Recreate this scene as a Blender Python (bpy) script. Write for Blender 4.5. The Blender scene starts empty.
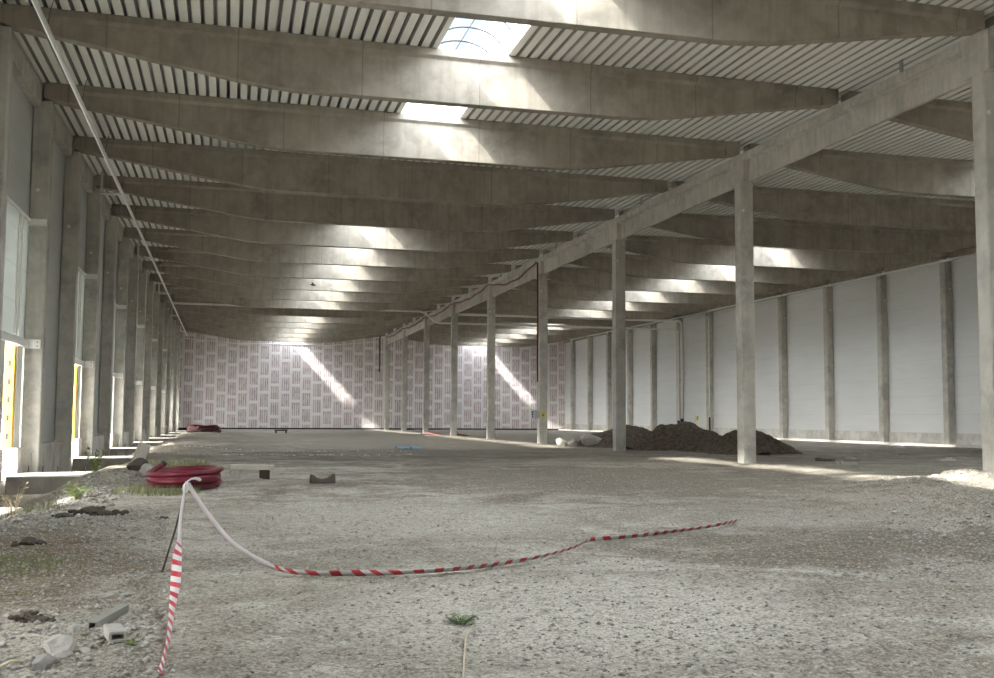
import bpy, bmesh, math, random
import numpy as np
from mathutils import Vector, Matrix
random.seed(7); rng = np.random.default_rng(7)
SC = bpy.context.scene
COL = SC.collection
# ------------------------------------------------------------------ camera
CAMZ = 1.4716
yaw, pit, rol, fpx = .2522, .0756, .0058, 1035.61
def cam_axes():
    c, s = math.cos(yaw), math.sin(yaw); cp, sp = math.cos(pit), math.sin(pit)
    R = Vector((c, -s, 0)); F0 = Vector((s, c, 0)); U0 = Vector((0, 0, 1))
    F = F0*cp + U0*sp; U = -F0*sp + U0*cp
    cr, sr = math.cos(rol), math.sin(rol)
    return R*cr + U*sr, -R*sr + U*cr, F
R_, U_, F_ = cam_axes()
cd = bpy.data.cameras.new('camera'); cam = bpy.data.objects.new('camera', cd); COL.objects.link(cam)
m = Matrix((R_, U_, -F_)).transposed().to_4x4(); m.translation = (0, 0, CAMZ)
cam.matrix_world = m
cd.sensor_width = 36; cd.lens = fpx/994*36; cd.clip_end = 1000; cd.clip_start = .05
SC.camera = cam
# ------------------------------------------------------------------ sky, sun, exposure
SKY_STRENGTH = 0.50
SUN_STRENGTH = 9.5
w = bpy.data.worlds.new('sky'); SC.world = w; w.use_nodes = True
nt = w.node_tree; nt.nodes.clear()
wo = nt.nodes.new('ShaderNodeOutputWorld'); bg = nt.nodes.new('ShaderNodeBackground')
tc = nt.nodes.new('ShaderNodeTexCoord'); sx = nt.nodes.new('ShaderNodeSeparateXYZ'); rp = nt.nodes.new('ShaderNodeValToRGB')
nt.links.new(tc.outputs['Generated'], sx.inputs[0]); nt.links.new(sx.outputs['Z'], rp.inputs[0])
rp.color_ramp.elements[0].position = 0.0; rp.color_ramp.elements[0].color = (1.7, 1.7, 1.7, 1)
rp.color_ramp.elements[1].position = 0.30; rp.color_ramp.elements[1].color = (.55, .74, 1.0, 1)
nt.links.new(rp.outputs[0], bg.inputs[0]); bg.inputs[1].default_value = SKY_STRENGTH
nt.links.new(bg.outputs[0], wo.inputs[0])
SUN_DIR = Vector((.90, .45, -1.0)).normalized()
sl = bpy.data.lights.new('sun', 'SUN'); so = bpy.data.objects.new('sun', sl); COL.objects.link(so)
sl.energy = SUN_STRENGTH; sl.color = (1, .94, .84); sl.angle = math.radians(3.5)
so.rotation_euler = SUN_DIR.to_track_quat('-Z', 'Y').to_euler(); so.location = (-30, -20, 40)
gl_ = bpy.data.lights.new('wide_sun_fill', 'SUN'); go_ = bpy.data.objects.new('wide_sun_fill', gl_); COL.objects.link(go_)  # added wide sun lamp, softens the sun patches under the roof lights
gl_.energy = 5.5; gl_.color = (1, .95, .88); gl_.angle = math.radians(48)
go_.rotation_euler = so.rotation_euler; go_.location = (-32, -20, 40)
hl_ = bpy.data.lights.new('sky_fill_sun', 'SUN'); ho_ = bpy.data.objects.new('sky_fill_sun', hl_); COL.objects.link(ho_)  # added fill lamp carrying the skylight, as the visible sky is kept dim
hl_.energy = 25.0; hl_.color = (.96, .98, 1.0); hl_.angle = math.radians(160)
ho_.rotation_euler = Vector((.25, .12, -1)).to_track_quat('-Z', 'Y').to_euler(); ho_.location = (-34, -20, 40)
SC.view_settings.view_transform = 'Standard'; SC.view_settings.look = 'None'
SC.view_settings.gamma = 1; SC.view_settings.use_curve_mapping = False
SC.view_settings.exposure = 1.0
try:
    SC.cycles.use_denoising = True; SC.cycles.denoiser = 'OPENIMAGEDENOISE'
    SC.cycles.max_bounces = 10; SC.cycles.diffuse_bounces = 6; SC.cycles.transparent_max_bounces = 12
    SC.cycles.sample_clamp_indirect = 6; SC.cycles.caustics_reflective = False; SC.cycles.caustics_refractive = False
except Exception:
    pass
def portal(name, loc, rot, sx_, sy_):
    l = bpy.data.lights.new(name, 'AREA'); l.shape = 'RECTANGLE'; l.size = sx_; l.size_y = sy_
    l.cycles.is_portal = True
    o = bpy.data.objects.new(name, l); COL.objects.link(o); o.location = loc; o.rotation_euler = rot
# daylight comes in through the open rear end, the roof lights and the dock doors
for xc in (6.0, 28.0):
    for y0, y1 in ((-16, 32.2), (44.2, 80.2), (86.2, 119.7)):
        portal('roof_daylight', (xc, (y0+y1)/2, 11.3), (0, 0, 0), 2, y1-y0)
for i in range(-1, 9):
    portal('door_daylight', (-5.9, 30.3+12*i, 1.65), (0, math.radians(-90), 0), 3.8, 1.7)

# ------------------------------------------------------------------ helpers
class MB:
    def __init__(s): s.v = []; s.f = []; s.sm = False
    def add(s, vs, fs):
        n = len(s.v); s.v.extend([tuple(v) for v in vs]); s.f.extend([tuple(i+n for i in f) for f in fs]); return s
    def box(s, x0, x1, y0, y1, z0, z1):
        return s.add([(x0,y0,z0),(x1,y0,z0),(x1,y1,z0),(x0,y1,z0),(x0,y0,z1),(x1,y0,z1),(x1,y1,z1),(x0,y1,z1)],
                     [(3,2,1,0),(4,5,6,7),(0,1,5,4),(1,2,6,5),(2,3,7,6),(3,0,4,7)])
    def tube(s, pts, r, n=10, cap=True):
        pts = [Vector(p) for p in pts]; rs = r if isinstance(r, (list, tuple)) else [r]*len(pts)
        prev = None; rings = []
        for i, p in enumerate(pts):
            d = (pts[min(i+1, len(pts)-1)] - pts[max(i-1, 0)]).normalized()
            a = prev if prev is not None else (Vector((0,0,1)) if abs(d.z) < .9 else Vector((1,0,0)))
            a = (a - d*a.dot(d)).normalized(); b = d.cross(a); prev = a
            rings.append([p + (a*math.cos(t) + b*math.sin(t))*rs[i] for t in [2*math.pi*k/n for k in range(n)]])
        vs = [v for rg in rings for v in rg]; fs = []
        for i in range(len(pts)-1):
            for k in range(n):
                fs.append((i*n+k, i*n+(k+1)%n, (i+1)*n+(k+1)%n, (i+1)*n+k))
        if cap: fs += [tuple(reversed(range(n))), tuple(range((len(pts)-1)*n, len(pts)*n))]
        return s.add(vs, fs)
    def loft(s, secs, cap=True):
        n = len(secs[0]); vs = [v for q in secs for v in q]; fs = []
        for i in range(len(secs)-1):
            for k in range(n): fs.append((i*n+k, i*n+(k+1)%n, (i+1)*n+(k+1)%n, (i+1)*n+k))
        if cap: fs += [tuple(reversed(range(n))), tuple(range((len(secs)-1)*n, len(secs)*n))]
        return s.add(vs, fs)
    def rock(s, c, r, seed=None, flat=.7, sub=2):
        rg = random.Random(seed if seed is not None else random.random())
        b = bmesh.new(); bmesh.ops.create_icosphere(b, subdivisions=sub, radius=1)
        ax = [Vector((rg.gauss(0,1), rg.gauss(0,1), rg.gauss(0,1))).normalized() for _ in range(9)]
        th = [rg.uniform(.55, .85) for _ in ax]
        sc = (r*rg.uniform(.8,1.3), r*rg.uniform(.7,1.1), r*flat*rg.uniform(.8,1.1)); a = rg.uniform(0, 6.28)
        vs = []
        for v in b.verts:
            p = v.co.copy()
            for q, t in zip(ax, th):
                d = p.dot(q)
                if d > t: p -= q*(d-t)
            p *= 1+rg.uniform(-.045, .045)
            p = Vector((p.x*sc[0], p.y*sc[1], p.z*sc[2]))
            p = Vector((p.x*math.cos(a)-p.y*math.sin(a), p.x*math.sin(a)+p.y*math.cos(a), p.z))
            vs.append(p + Vector(c))
        b.verts.index_update(); fs = [tuple(v.index for v in f.verts) for f in b.faces]; b.free()
        return s.add(vs, fs)
    def build(s, name, mat, parent=None, loc=None, smooth=False, bevel=0):
        me = bpy.data.meshes.new(name); me.from_pydata(s.v, [], s.f); me.validate(); 
        b = bmesh.new(); b.from_mesh(me); bmesh.ops.recalc_face_normals(b, faces=b.faces); 
        if smooth:
            for f in b.faces: f.smooth = True
        b.to_mesh(me); b.free()
        o = bpy.data.objects.new(name, me); COL.objects.link(o)
        if mat: me.materials.append(mat)
        if parent: o.parent = parent
        if loc: o.location = loc
        if bevel:
            md = o.modifiers.new('bevel', 'BEVEL'); md.width = bevel; md.segments = 1; md.limit_method = 'ANGLE'; md.angle_limit = math.radians(40)
        return o
def tag(o, label, cat, group=None, kind='thing'):
    o['label'] = label; o['category'] = cat
    if group: o['group'] = group
    if kind: o['kind'] = kind
    return o
def struct(o, label=None, cat=None):
    o['kind'] = 'structure'
    if label: o['label'] = label
    if cat: o['category'] = cat
    return o
def empty(name, loc):
    o = bpy.data.objects.new(name, None); COL.objects.link(o); o.location = loc; o.empty_display_size = .1; return o
def dup(o, loc):
    c = o.copy(); COL.objects.link(c); c.location = loc
    for ch in o.children:
        d = ch.copy(); COL.objects.link(d); d.parent = c
        for g in ch.children:
            e = g.copy(); COL.objects.link(e); e.parent = d
    return c
ORD = 'first second third fourth fifth sixth seventh eighth ninth tenth eleventh twelfth thirteenth fourteenth fifteenth sixteenth seventeenth eighteenth'.split()

# ------------------------------------------------------------------ materials
class NT:
    def __init__(s, name, rough=.85, spec=.3):
        s.m = bpy.data.materials.new(name); s.m.use_nodes = True; s.t = s.m.node_tree
        s.b = s.t.nodes['Principled BSDF']; s.b.inputs['Roughness'].default_value = rough
        s.b.inputs['Specular IOR Level'].default_value = spec
        s.tc = s.t.nodes.new('ShaderNodeTexCoord')
        g = s.t.nodes.new('ShaderNodeNewGeometry'); s.pos = g.outputs['Position']
    def n(s, t, **k):
        x = s.t.nodes.new(t)
        for a, v in k.items(): setattr(x, a, v)
        return x
    def l(s, a, b): s.t.links.new(a, b)
    def val(s, sock, v):
        if hasattr(v, 'is_linked') or hasattr(v, 'links'): s.l(v, sock)
        else: sock.default_value = v
    def mapv(s, v, scale=(1,1,1), loc=(0,0,0)):
        x = s.n('ShaderNodeMapping'); s.l(v, x.inputs[0]); x.inputs['Scale'].default_value = scale; x.inputs['Location'].default_value = loc; return x.outputs[0]
    def noise(s, v, scale, detail=4, rough=.55, dist=0):
        x = s.n('ShaderNodeTexNoise'); s.l(v, x.inputs['Vector']); x.inputs['Scale'].default_value = scale
        x.inputs['Detail'].default_value = detail; x.inputs['Roughness'].default_value = rough; x.inputs['Distortion'].default_value = dist
        return x.outputs['Fac']
    def ramp(s, v, stops):
        x = s.n('ShaderNodeValToRGB'); s.l(v, x.inputs[0]); e = x.color_ramp.elements
        while len(e) < len(stops): e.new(.5)
        for q, (p, c) in zip(e, stops):
            q.position = p; q.color = (c, c, c, 1) if isinstance(c, (int, float)) else (*c, 1)
        return x.outputs[0]
    def mix(s, f, a, b, bt='MIX'):
        x = s.n('ShaderNodeMix', data_type='RGBA', blend_type=bt)
        s.val(x.inputs[0], f)
        for i, c in ((6, a), (7, b)):
            if isinstance(c, tuple): x.inputs[i].default_value = (*c, 1)
            else: s.l(c, x.inputs[i])
        return x.outputs[2]
    def math(s, op, a, b=0.0, clamp=False):
        x = s.n('ShaderNodeMath', operation=op, use_clamp=clamp); s.val(x.inputs[0], a); s.val(x.inputs[1], b); return x.outputs[0]
    def sep(s, v):
        x = s.n('ShaderNodeSeparateXYZ'); s.l(v, x.inputs[0]); return x.outputs
    def bump(s, h, st=.3, d=.02):
        x = s.n('ShaderNodeBump'); s.l(h, x.inputs['Height']); x.inputs['Strength'].default_value = st; x.inputs['Distance'].default_value = d
        s.l(x.outputs[0], s.b.inputs['Normal'])
    def col(s, c):
        if isinstance(c, tuple): s.b.inputs['Base Color'].default_value = (*c, 1)
        else: s.l(c, s.b.inputs['Base Color'])
        return s
def plain(name, c, rough=.7, metal=0, spec=.3, var=.12, scale=6):
    q = NT(name, rough, spec); nz = q.noise(q.pos, scale, 4)
    q.col(q.mix(nz, tuple(x*(1-var) for x in c), tuple(min(1, x*(1+var)) for x in c))); q.b.inputs['Metallic'].default_value = metal
    return q.m
def concrete(name, c, streak=.35, axis='z', seed=0, dark=.62, joints=False):
    q = NT(name, .82, .25)
    p = q.mapv(q.pos, loc=(seed*3.7, seed*1.3, seed*.7))
    big = q.noise(p, .55, 5, .6)
    blot = q.noise(p, 2.3, 5, .62, .4)
    fine = q.noise(p, 26, 4, .6)
    sc = {'z': (5, 5, .35), 'x': (.35, 5, 5), 'y': (5, .35, 5)}[axis]
    st = q.noise(q.mapv(p, sc), 1.0, 4, .6)
    a = q.mix(q.ramp(big, [(.34, 0), (.66, 1)]), tuple(x*dark for x in c), c)
    a = q.mix(q.ramp(blot, [(.40, 0), (.62, .55)]), a, tuple(min(1, x*1.16) for x in c))
    a = q.mix(q.math('MULTIPLY', q.ramp(st, [(.48, 0), (.68, 1)]), streak), a, tuple(x*.62 for x in c))
    a = q.mix(q.ramp(fine, [(.3, .14), (.5, 0)]), a, tuple(x*.5 for x in c))
    pores = q.n('ShaderNodeTexVoronoi'); q.l(p, pores.inputs['Vector']); pores.inputs['Scale'].default_value = 9
    a = q.mix(q.ramp(pores.outputs['Distance'], [(.05, .5), (.085, 0)]), a, tuple(x*.45 for x in c))
    if joints:
        xx = q.sep(q.pos)[0]; yv = q.sep(q.pos)[1]
        cell = q.math('FLOOR', q.math('DIVIDE', yv, 6.0)); wnj = q.n('ShaderNodeTexWhiteNoise', noise_dimensions='1D'); q.l(cell, wnj.inputs['W'])
        uu = q.math('ADD', q.math('DIVIDE', xx, 3.1), wnj.outputs['Value']); fu = q.math('FRACT', uu)
        a = q.mix(q.math('MULTIPLY', q.math('LESS_THAN', fu, .011), .5), a, tuple(x*.35 for x in c))
        wp = q.n('ShaderNodeTexWhiteNoise', noise_dimensions='1D'); q.l(q.math('ADD', q.math('FLOOR', uu), q.math('MULTIPLY', cell, 17.0)), wp.inputs['W'])
        a = q.mix(q.math('MULTIPLY', wp.outputs['Value'], .22), a, tuple(x*.72 for x in c))
    q.col(a); q.bump(fine, .12, .01)
    return q.m
M = {}
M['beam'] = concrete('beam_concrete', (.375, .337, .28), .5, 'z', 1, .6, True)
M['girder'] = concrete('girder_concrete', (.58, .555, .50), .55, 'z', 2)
M['column'] = concrete('column_concrete', (.54, .52, .465), .35, 'z', 3)
M['plinth'] = concrete('plinth_concrete', (.68, .655, .60), .25, 'z', 4)
M['dock'] = concrete('dock_concrete', (.38, .36, .325), .5, 'z', 5)
M['plug'] = plain('plug_plastic', (.72, .72, .69), .5)
M['galv'] = plain('galvanised_pipe', (.80, .80, .77), .4, 0, .5)
M['whitepipe'] = plain('white_pipe', (.74, .74, .71), .45)
M['steel'] = plain('grey_steel', (.42, .42, .40), .45, .6, .5)
M['white'] = plain('white_paint', (.80, .80, .77), .5)
M['dark'] = plain('dark_rubber', (.03, .03, .03), .6)
M['rust'] = plain('rusty_rebar', (.06, .045, .04), .7)
M['yellow'] = plain('yellow_paint', (.85, .50, .06), .5)
M['red'] = plain('red_conduit', (.14, .010, .022), .45, 0, .4)
M['redc'] = plain('red_cable', (.14, .012, .018), .5)
M['greybox'] = plain('grey_plastic', (.42, .43, .46), .5)
M['stone'] = plain('pale_stone', (.36, .345, .31), .9, var=.3, scale=14)
M['stoned'] = plain('grey_stone', (.24, .23, .21), .9, var=.3, scale=14)
M['sand'] = plain('pale_sand', (.44, .40, .32), .95, var=.25, scale=20)
M['clod'] = plain('dark_clod', (.085, .07, .055), .95, var=.4, scale=18)
M['wood'] = plain('weathered_wood', (.50, .47, .40), .85, var=.2, scale=9)
M['woodd'] = plain('dark_wood', (.10, .08, .065), .9, var=.3, scale=9)
M['blue'] = plain('blue_sheet', (.10, .24, .36), .6)
M['pink'] = plain('faded_red_film', (.55, .22, .20), .6)
M['tleaf'] = plain('tree_leaf', (.05, .10, .015), .7, var=.4, scale=3)
M['leaf'] = plain('weed_leaf', (.26, .32, .12), .7, var=.3, scale=20)
M['leafd'] = plain('dark_weed_leaf', (.10, .16, .06), .7, var=.3, scale=20)
M['grass'] = plain('grass_blade', (.20, .21, .10), .8, var=.35, scale=15)
M['dry'] = plain('dry_weed', (.60, .52, .36), .8, var=.25, scale=20)
M['bird'] = plain('dark_feather', (.02, .02, .025), .7)
M['gasket'] = plain('black_gasket', (.02, .02, .02), .8)
q = NT('deck_steel', .45, .4); nz = q.noise(q.mapv(q.pos, (3, .25, 3)), 1, 3)
q.col(q.mix(nz, (.86, .86, .80), (.92, .92, .87))); M['deck'] = q.m
q = NT('shaded_flute_sheet', .6, .3); v_ = q.n('ShaderNodeTexVoronoi'); q.l(q.pos, v_.inputs['Vector']); v_.inputs['Scale'].default_value = 90; v_.inputs['Randomness'].default_value = 0
q.col(q.mix(q.ramp(v_.outputs['Distance'], [(.30, 1), (.36, 0)]), (.56, .56, .52), (.16, .16, .15))); M['fluteshade'] = q.m  # darker dotted colour stands in for shade inside the deck flutes
# white wall panels: one metre panels with thin joints
def panels(name, c, period, z0, lines=.30, dots=False):
    q = NT(name, .5, .35); z = q.sep(q.pos)[2]
    fr = q.math('FRACT', q.math('DIVIDE', q.math('SUBTRACT', z, z0), period))
    joint = q.math('LESS_THAN', fr, .022/period)
    nz = q.noise(q.mapv(q.pos, (.4, .4, 2.5)), 1.0, 4)
    a = q.mix(nz, tuple(x*.9 for x in c), tuple(min(1, x*1.05) for x in c))
    a = q.mix(q.math('MULTIPLY', joint, lines), a, tuple(x*.45 for x in c))
    if dots:
        v = q.n('ShaderNodeTexVoronoi'); q.l(q.mapv(q.pos, (1, 1, 1)), v.inputs['Vector']); v.inputs['Scale'].default_value = 11; v.inputs['Randomness'].default_value = 0
        a = q.mix(q.ramp(v.outputs['Distance'], [(.30, .38), (.36, 0)]), a, tuple(x*.45 for x in c))
    q.col(a); return q
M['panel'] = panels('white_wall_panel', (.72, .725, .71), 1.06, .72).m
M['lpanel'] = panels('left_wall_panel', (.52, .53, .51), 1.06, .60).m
q = panels('dock_overpanel', (.62, .64, .62), 1.0, .55, .5, True)
tr = q.n('ShaderNodeBsdfTranslucent'); tr.inputs[0].default_value = (.75, .78, .75, 1); ms = q.n('ShaderNodeMixShader'); ms.inputs[0].default_value = .12
q.l(q.b.outputs[0], ms.inputs[1]); q.l(tr.outputs[0], ms.inputs[2]); q.l(ms.outputs[0], q.t.nodes['Material Output'].inputs[0]); M['mesh'] = q.m
# printed far wall
q = NT('printed_film_panel', .6, .3); X, Y, Z = q.sep(q.pos)
W_ = 1.18
u = q.math('DIVIDE', q.math('ADD', X, 5.06), W_); ci = q.math('FLOOR', u); uf = q.math('SUBTRACT', u, ci)
wn = q.n('ShaderNodeTexWhiteNoise', noise_dimensions='1D'); q.l(ci, wn.inputs['W'])
alt = q.math('MULTIPLY', q.math('MODULO', q.math('ADD', ci, 40.0), 2.0), .5)
off = q.math('ADD', q.math('MULTIPLY', wn.outputs['Value'], .34), alt)
v = q.math('ADD', q.math('DIVIDE', Z, 1.80), off); vi = q.math('FLOOR', v); vf = q.math('SUBTRACT', v, vi)
inu = q.math('MULTIPLY', q.math('GREATER_THAN', uf, .13), q.math('LESS_THAN', uf, .87))
inv = q.math('MULTIPLY', q.math('GREATER_THAN', vf, .10), q.math('LESS_THAN', vf, .91))
wn2 = q.n('ShaderNodeTexWhiteNoise', noise_dimensions='2D'); cmb = q.n('ShaderNodeCombineXYZ'); q.l(ci, cmb.inputs[0]); q.l(vi, cmb.inputs[1]); q.l(cmb.outputs[0], wn2.inputs['Vector'])
bu = q.math('MULTIPLY', q.math('DIVIDE', q.math('SUBTRACT', uf, .13), .74), 3.7)
bi = q.math('FLOOR', bu); bf = q.math('SUBTRACT', bu, bi)
bar = q.math('LESS_THAN', bf, .66)
wn3 = q.n('ShaderNodeTexWhiteNoise', noise_dimensions='3D'); cm3 = q.n('ShaderNodeCombineXYZ'); q.l(ci, cm3.inputs[0]); q.l(q.math('ADD', vi, q.math('FLOOR', q.math('MULTIPLY', vf, 4.0))), cm3.inputs[1]); q.l(bi, cm3.inputs[2]); q.l(cm3.outputs[0], wn3.inputs['Vector'])
gl = q.noise(q.mapv(q.pos, (9, 1, 3.2)), 1.0, 3, .6)
ink = q.math('MULTIPLY', q.math('MULTIPLY', inu, inv), q.math('ADD', q.math('MULTIPLY', bar, .62), q.math('MULTIPLY', q.math('GREATER_THAN', wn3.outputs['Value'], .6), .22)), True)
ink = q.math('MULTIPLY', ink, q.ramp(gl, [(.36, .8), (.60, 1.0)]))
tone = q.mix(wn2.outputs['Value'], (.30, .235, .245), (.40, .265, .275))
base = q.mix(q.noise(q.pos, .35, 3), (.70, .665, .665), (.78, .75, .745))
edge = q.math('LESS_THAN', uf, .02)
base = q.mix(q.math('MULTIPLY', edge, .25), base, (.4, .38, .38))
q.col(q.mix(q.math('MULTIPLY', ink, 1.0, True), base, tone)); M['film'] = q.m
# ground
q = NT('gravel_ground', .95, .15); P = q.pos; X, Y, Z = q.sep(P)
n1 = q.noise(q.mapv(P, (.16, .28, .2)), 1.0, 6, .62, .6)
n2 = q.noise(q.mapv(P, (.7, .95, .6), (5, 3, 0)), 1.0, 7, .65, .8)
n3 = q.noise(P, 7.0, 6, .7)
n4 = q.noise(P, 42.0, 3, .7)
vo = q.n('ShaderNodeTexVoronoi'); q.l(P, vo.inputs['Vector']); vo.inputs['Scale'].default_value = 38
c = q.mix(q.ramp(n1, [(.36, 0), (.60, 1)]), (.215, .192, .16), (.37, .35, .305))
c = q.mix(q.ramp(n2, [(.44, 0), (.60, 1)]), c, (.50, .485, .44))
c = q.mix(q.math('MULTIPLY', q.ramp(n2, [(.30, 1), (.43, 0)]), .75), c, (.17, .155, .13))
# brownish earth near the dock side and in the ruts on the right
lft = q.math('MULTIPLY', q.ramp(q.math('ADD', q.math('MULTIPLY', X, -.16), q.math('MULTIPLY', q.math('SUBTRACT', n2, .5), 1.6)), [(.22, 0), (.62, 1)]), q.ramp(q.math('MULTIPLY', Y, .03), [(.30, 1), (.75, .55)]))
c = q.mix(q.math('MULTIPLY', lft, .75), c, (.25, .20, .135))
moss = q.math('MULTIPLY', lft, q.ramp(q.noise(P, 1.1, 4, .6), [(.56, 0), (.70, .7)]))
c = q.mix(moss, c, (.16, .19, .09))
rgt = q.math('MULTIPLY', q.ramp(q.math('ADD', q.math('MULTIPLY', q.math('SUBTRACT', X, 2.5), .2), q.math('MULTIPLY', q.math('SUBTRACT', n1, .5), 1.8)), [(.45, 0), (.8, 1)]), .5)
c = q.mix(rgt, c, (.22, .20, .17))
def patch(c, cx, cy, rx, ry, col, st, soft=.5):
    dx = q.math('DIVIDE', q.math('SUBTRACT', X, cx), rx); dy = q.math('DIVIDE', q.math('SUBTRACT', Y, cy), ry)
    d = q.math('ADD', q.math('MULTIPLY', dx, dx), q.math('MULTIPLY', dy, dy))
    d = q.math('ADD', d, q.math('ADD', q.math('MULTIPLY', q.math('SUBTRACT', n2, .5), 2.6), q.math('MULTIPLY', q.math('SUBTRACT', n1, .5), 1.6)))
    return q.mix(q.math('MULTIPLY', q.ramp(d, [(soft*.5, 1), (soft*.5+.75, 0)]), st), c, col)
c = patch(c, 14, 66, 30, 42, (.185, .162, .13), .75)
c = patch(c, 8.5, 24, 8.5, 7.5, (.155, .134, .105), .85)
c = patch(c, 7.0, 10.8, 3.0, 2.4, (.155, .135, .105), .95)
c = patch(c, 2.4, 15.5, 2.6, 3.2, (.50, .485, .435), .8)
c = patch(c, 1.4, 10.9, 1.7, 1.0, (.27, .25, .21), .7)
c = patch(c, 2.6, 7.6, 2.0, 1.9, (.60, .585, .535), .8)
c = patch(c, 8.2, 13.4, 1.7, .8, (.42, .40, .355), .7)
c = patch(c, -2.1, 11.4, 1.7, 3.2, (.17, .13, .085), .95)
c = patch(c, -2.5, 10.8, .9, 1.4, (.15, .16, .08), .6)
c = q.mix(q.math('MULTIPLY', q.ramp(n3, [(.36, 1), (.50, 0)]), .5), c, (.15, .138, .115))
c = q.mix(q.math('MULTIPLY', q.ramp(n3, [(.60, 0), (.75, 1)]), .35), c, (.58, .57, .53))
c = q.mix(q.math('MULTIPLY', q.ramp(n4, [(.36, 1), (.5, 0)]), .5), c, (.12, .11, .095))
wc = q.n('ShaderNodeSeparateColor'); q.l(vo.outputs['Color'], wc.inputs[0])
c = q.mix(q.math('MULTIPLY', q.ramp(wc.outputs[0], [(.86, 0), (.90, 1)]), .35), c, (.58, .565, .52))
n5 = q.noise(P, 30.0, 8, .82)
c = q.mix(q.math('MULTIPLY', q.ramp(n5, [(.42, 1), (.50, 0)]), .6), c, (.095, .085, .068))
c = q.mix(q.math('MULTIPLY', q.ramp(n5, [(.53, 0), (.62, 1)]), .55), c, (.64, .62, .57))
c = q.mix(1.0, c, (1.0, .97, .925), 'MULTIPLY')
q.col(c); q.bump(q.math('ADD', n3, q.math('MULTIPLY', n4, .6)), .9, .035); M['ground'] = q.m
q = NT('loose_gravel', .9, .2); oi = q.noise(q.pos, 19.0, 2, .5)
q.col(q.ramp(oi, [(.30, (.19, .175, .15)), (.48, (.31, .295, .26)), (.70, (.48, .465, .42))])); M['gravel'] = q.m
q = NT('dark_soil', .97, .1); nz = q.noise(q.pos, 3.0, 6, .7); nf = q.noise(q.pos, 6.0, 8, .75)
q.col(q.mix(q.ramp(nf, [(.35, 0), (.65, 1)]), q.mix(nz, (.042, .032, .022), (.09, .07, .05)), (.19, .155, .115))); q.bump(nf, 1.0, .15); M['soil'] = q.m
M['outground'] = plain('pale_yard', (.62, .61, .58), .9, var=.15, scale=.8)
# roof light: clear polycarbonate
q = NT('clear_polycarbonate', .1, .5); t1 = q.n('ShaderNodeBsdfTransparent'); t1.inputs[0].default_value = (.86, .90, .94, 1)
t2 = q.n('ShaderNodeBsdfTranslucent'); t2.inputs[0].default_value = (.80, .86, .92, 1); g1 = q.n('ShaderNodeBsdfGlossy'); g1.inputs['Roughness'].default_value = .1
m1 = q.n('ShaderNodeMixShader'); 
Xv = q.sep(q.tc.outputs['Object'])[0]
q.l(q.ramp(q.math('ADD', q.math('MULTIPLY', Xv, .5), .5), [(.60, .03), (.98, .60)]), m1.inputs[0]); q.l(t1.outputs[0], m1.inputs[1]); q.l(t2.outputs[0], m1.inputs[2])
m2 = q.n('ShaderNodeMixShader'); m2.inputs[0].default_value = .04; q.l(m1.outputs[0], m2.inputs[1]); q.l(g1.outputs[0], m2.inputs[2])
q.l(m2.outputs[0], q.t.nodes['Material Output'].inputs[0]); M['glass'] = q.m
# barrier tape: red and white stripes along the ribbon's u coordinate
q = NT('barrier_tape', .45, .4); uv = q.tc.outputs['UV']; U = q.sep(uv)[0]; V = q.sep(uv)[1]
fr = q.math('FRACT', q.math('ADD', q.math('DIVIDE', U, .21), q.math('MULTIPLY', V, .22)))
q.col(q.mix(q.math('LESS_THAN', fr, .48), (.68, .67, .66), (.55, .04, .055))); M['tape'] = q.m
M['faded'] = plain('faded_tape', (.62, .57, .58), .45)

# ------------------------------------------------------------------ the setting
Y0 = 20.2; DB = 6.0; YW = 120.0; YS = -20.0
XI, XO = -5.22, -5.72            # inner and outer face of the dock-side columns
XG0, XG1 = 16.965, 17.455        # central columns
XR0, XR1 = 39.0, 39.5            # pilasters on the right
def topz(x): return 11.16 - .0075*(x+5.46) if x < 17 else 10.99
def fbm(x, y, seed, octs):
    h = np.zeros_like(x)
    for f, a in octs:
        r = np.random.default_rng(seed + int(f*100)); g = r.random((256, 256))
        xx = x*f + 37.2; yy = y*f + 11.8
        xi = np.floor(xx).astype(int); yi = np.floor(yy).astype(int); fx = xx-xi; fy = yy-yi
        fx = fx*fx*(3-2*fx); fy = fy*fy*(3-2*fy)
        g00 = g[xi % 256, yi % 256]; g10 = g[(xi+1) % 256, yi % 256]; g01 = g[xi % 256, (yi+1) % 256]; g11 = g[(xi+1) % 256, (yi+1) % 256]
        h += a*((g00*(1-fx)+g10*fx)*(1-fy)+(g01*(1-fx)+g11*fx)*fy - .5)
    return h
def smooth(t): t = np.clip(t, 0, 1); return t*t*(3-2*t)
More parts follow.
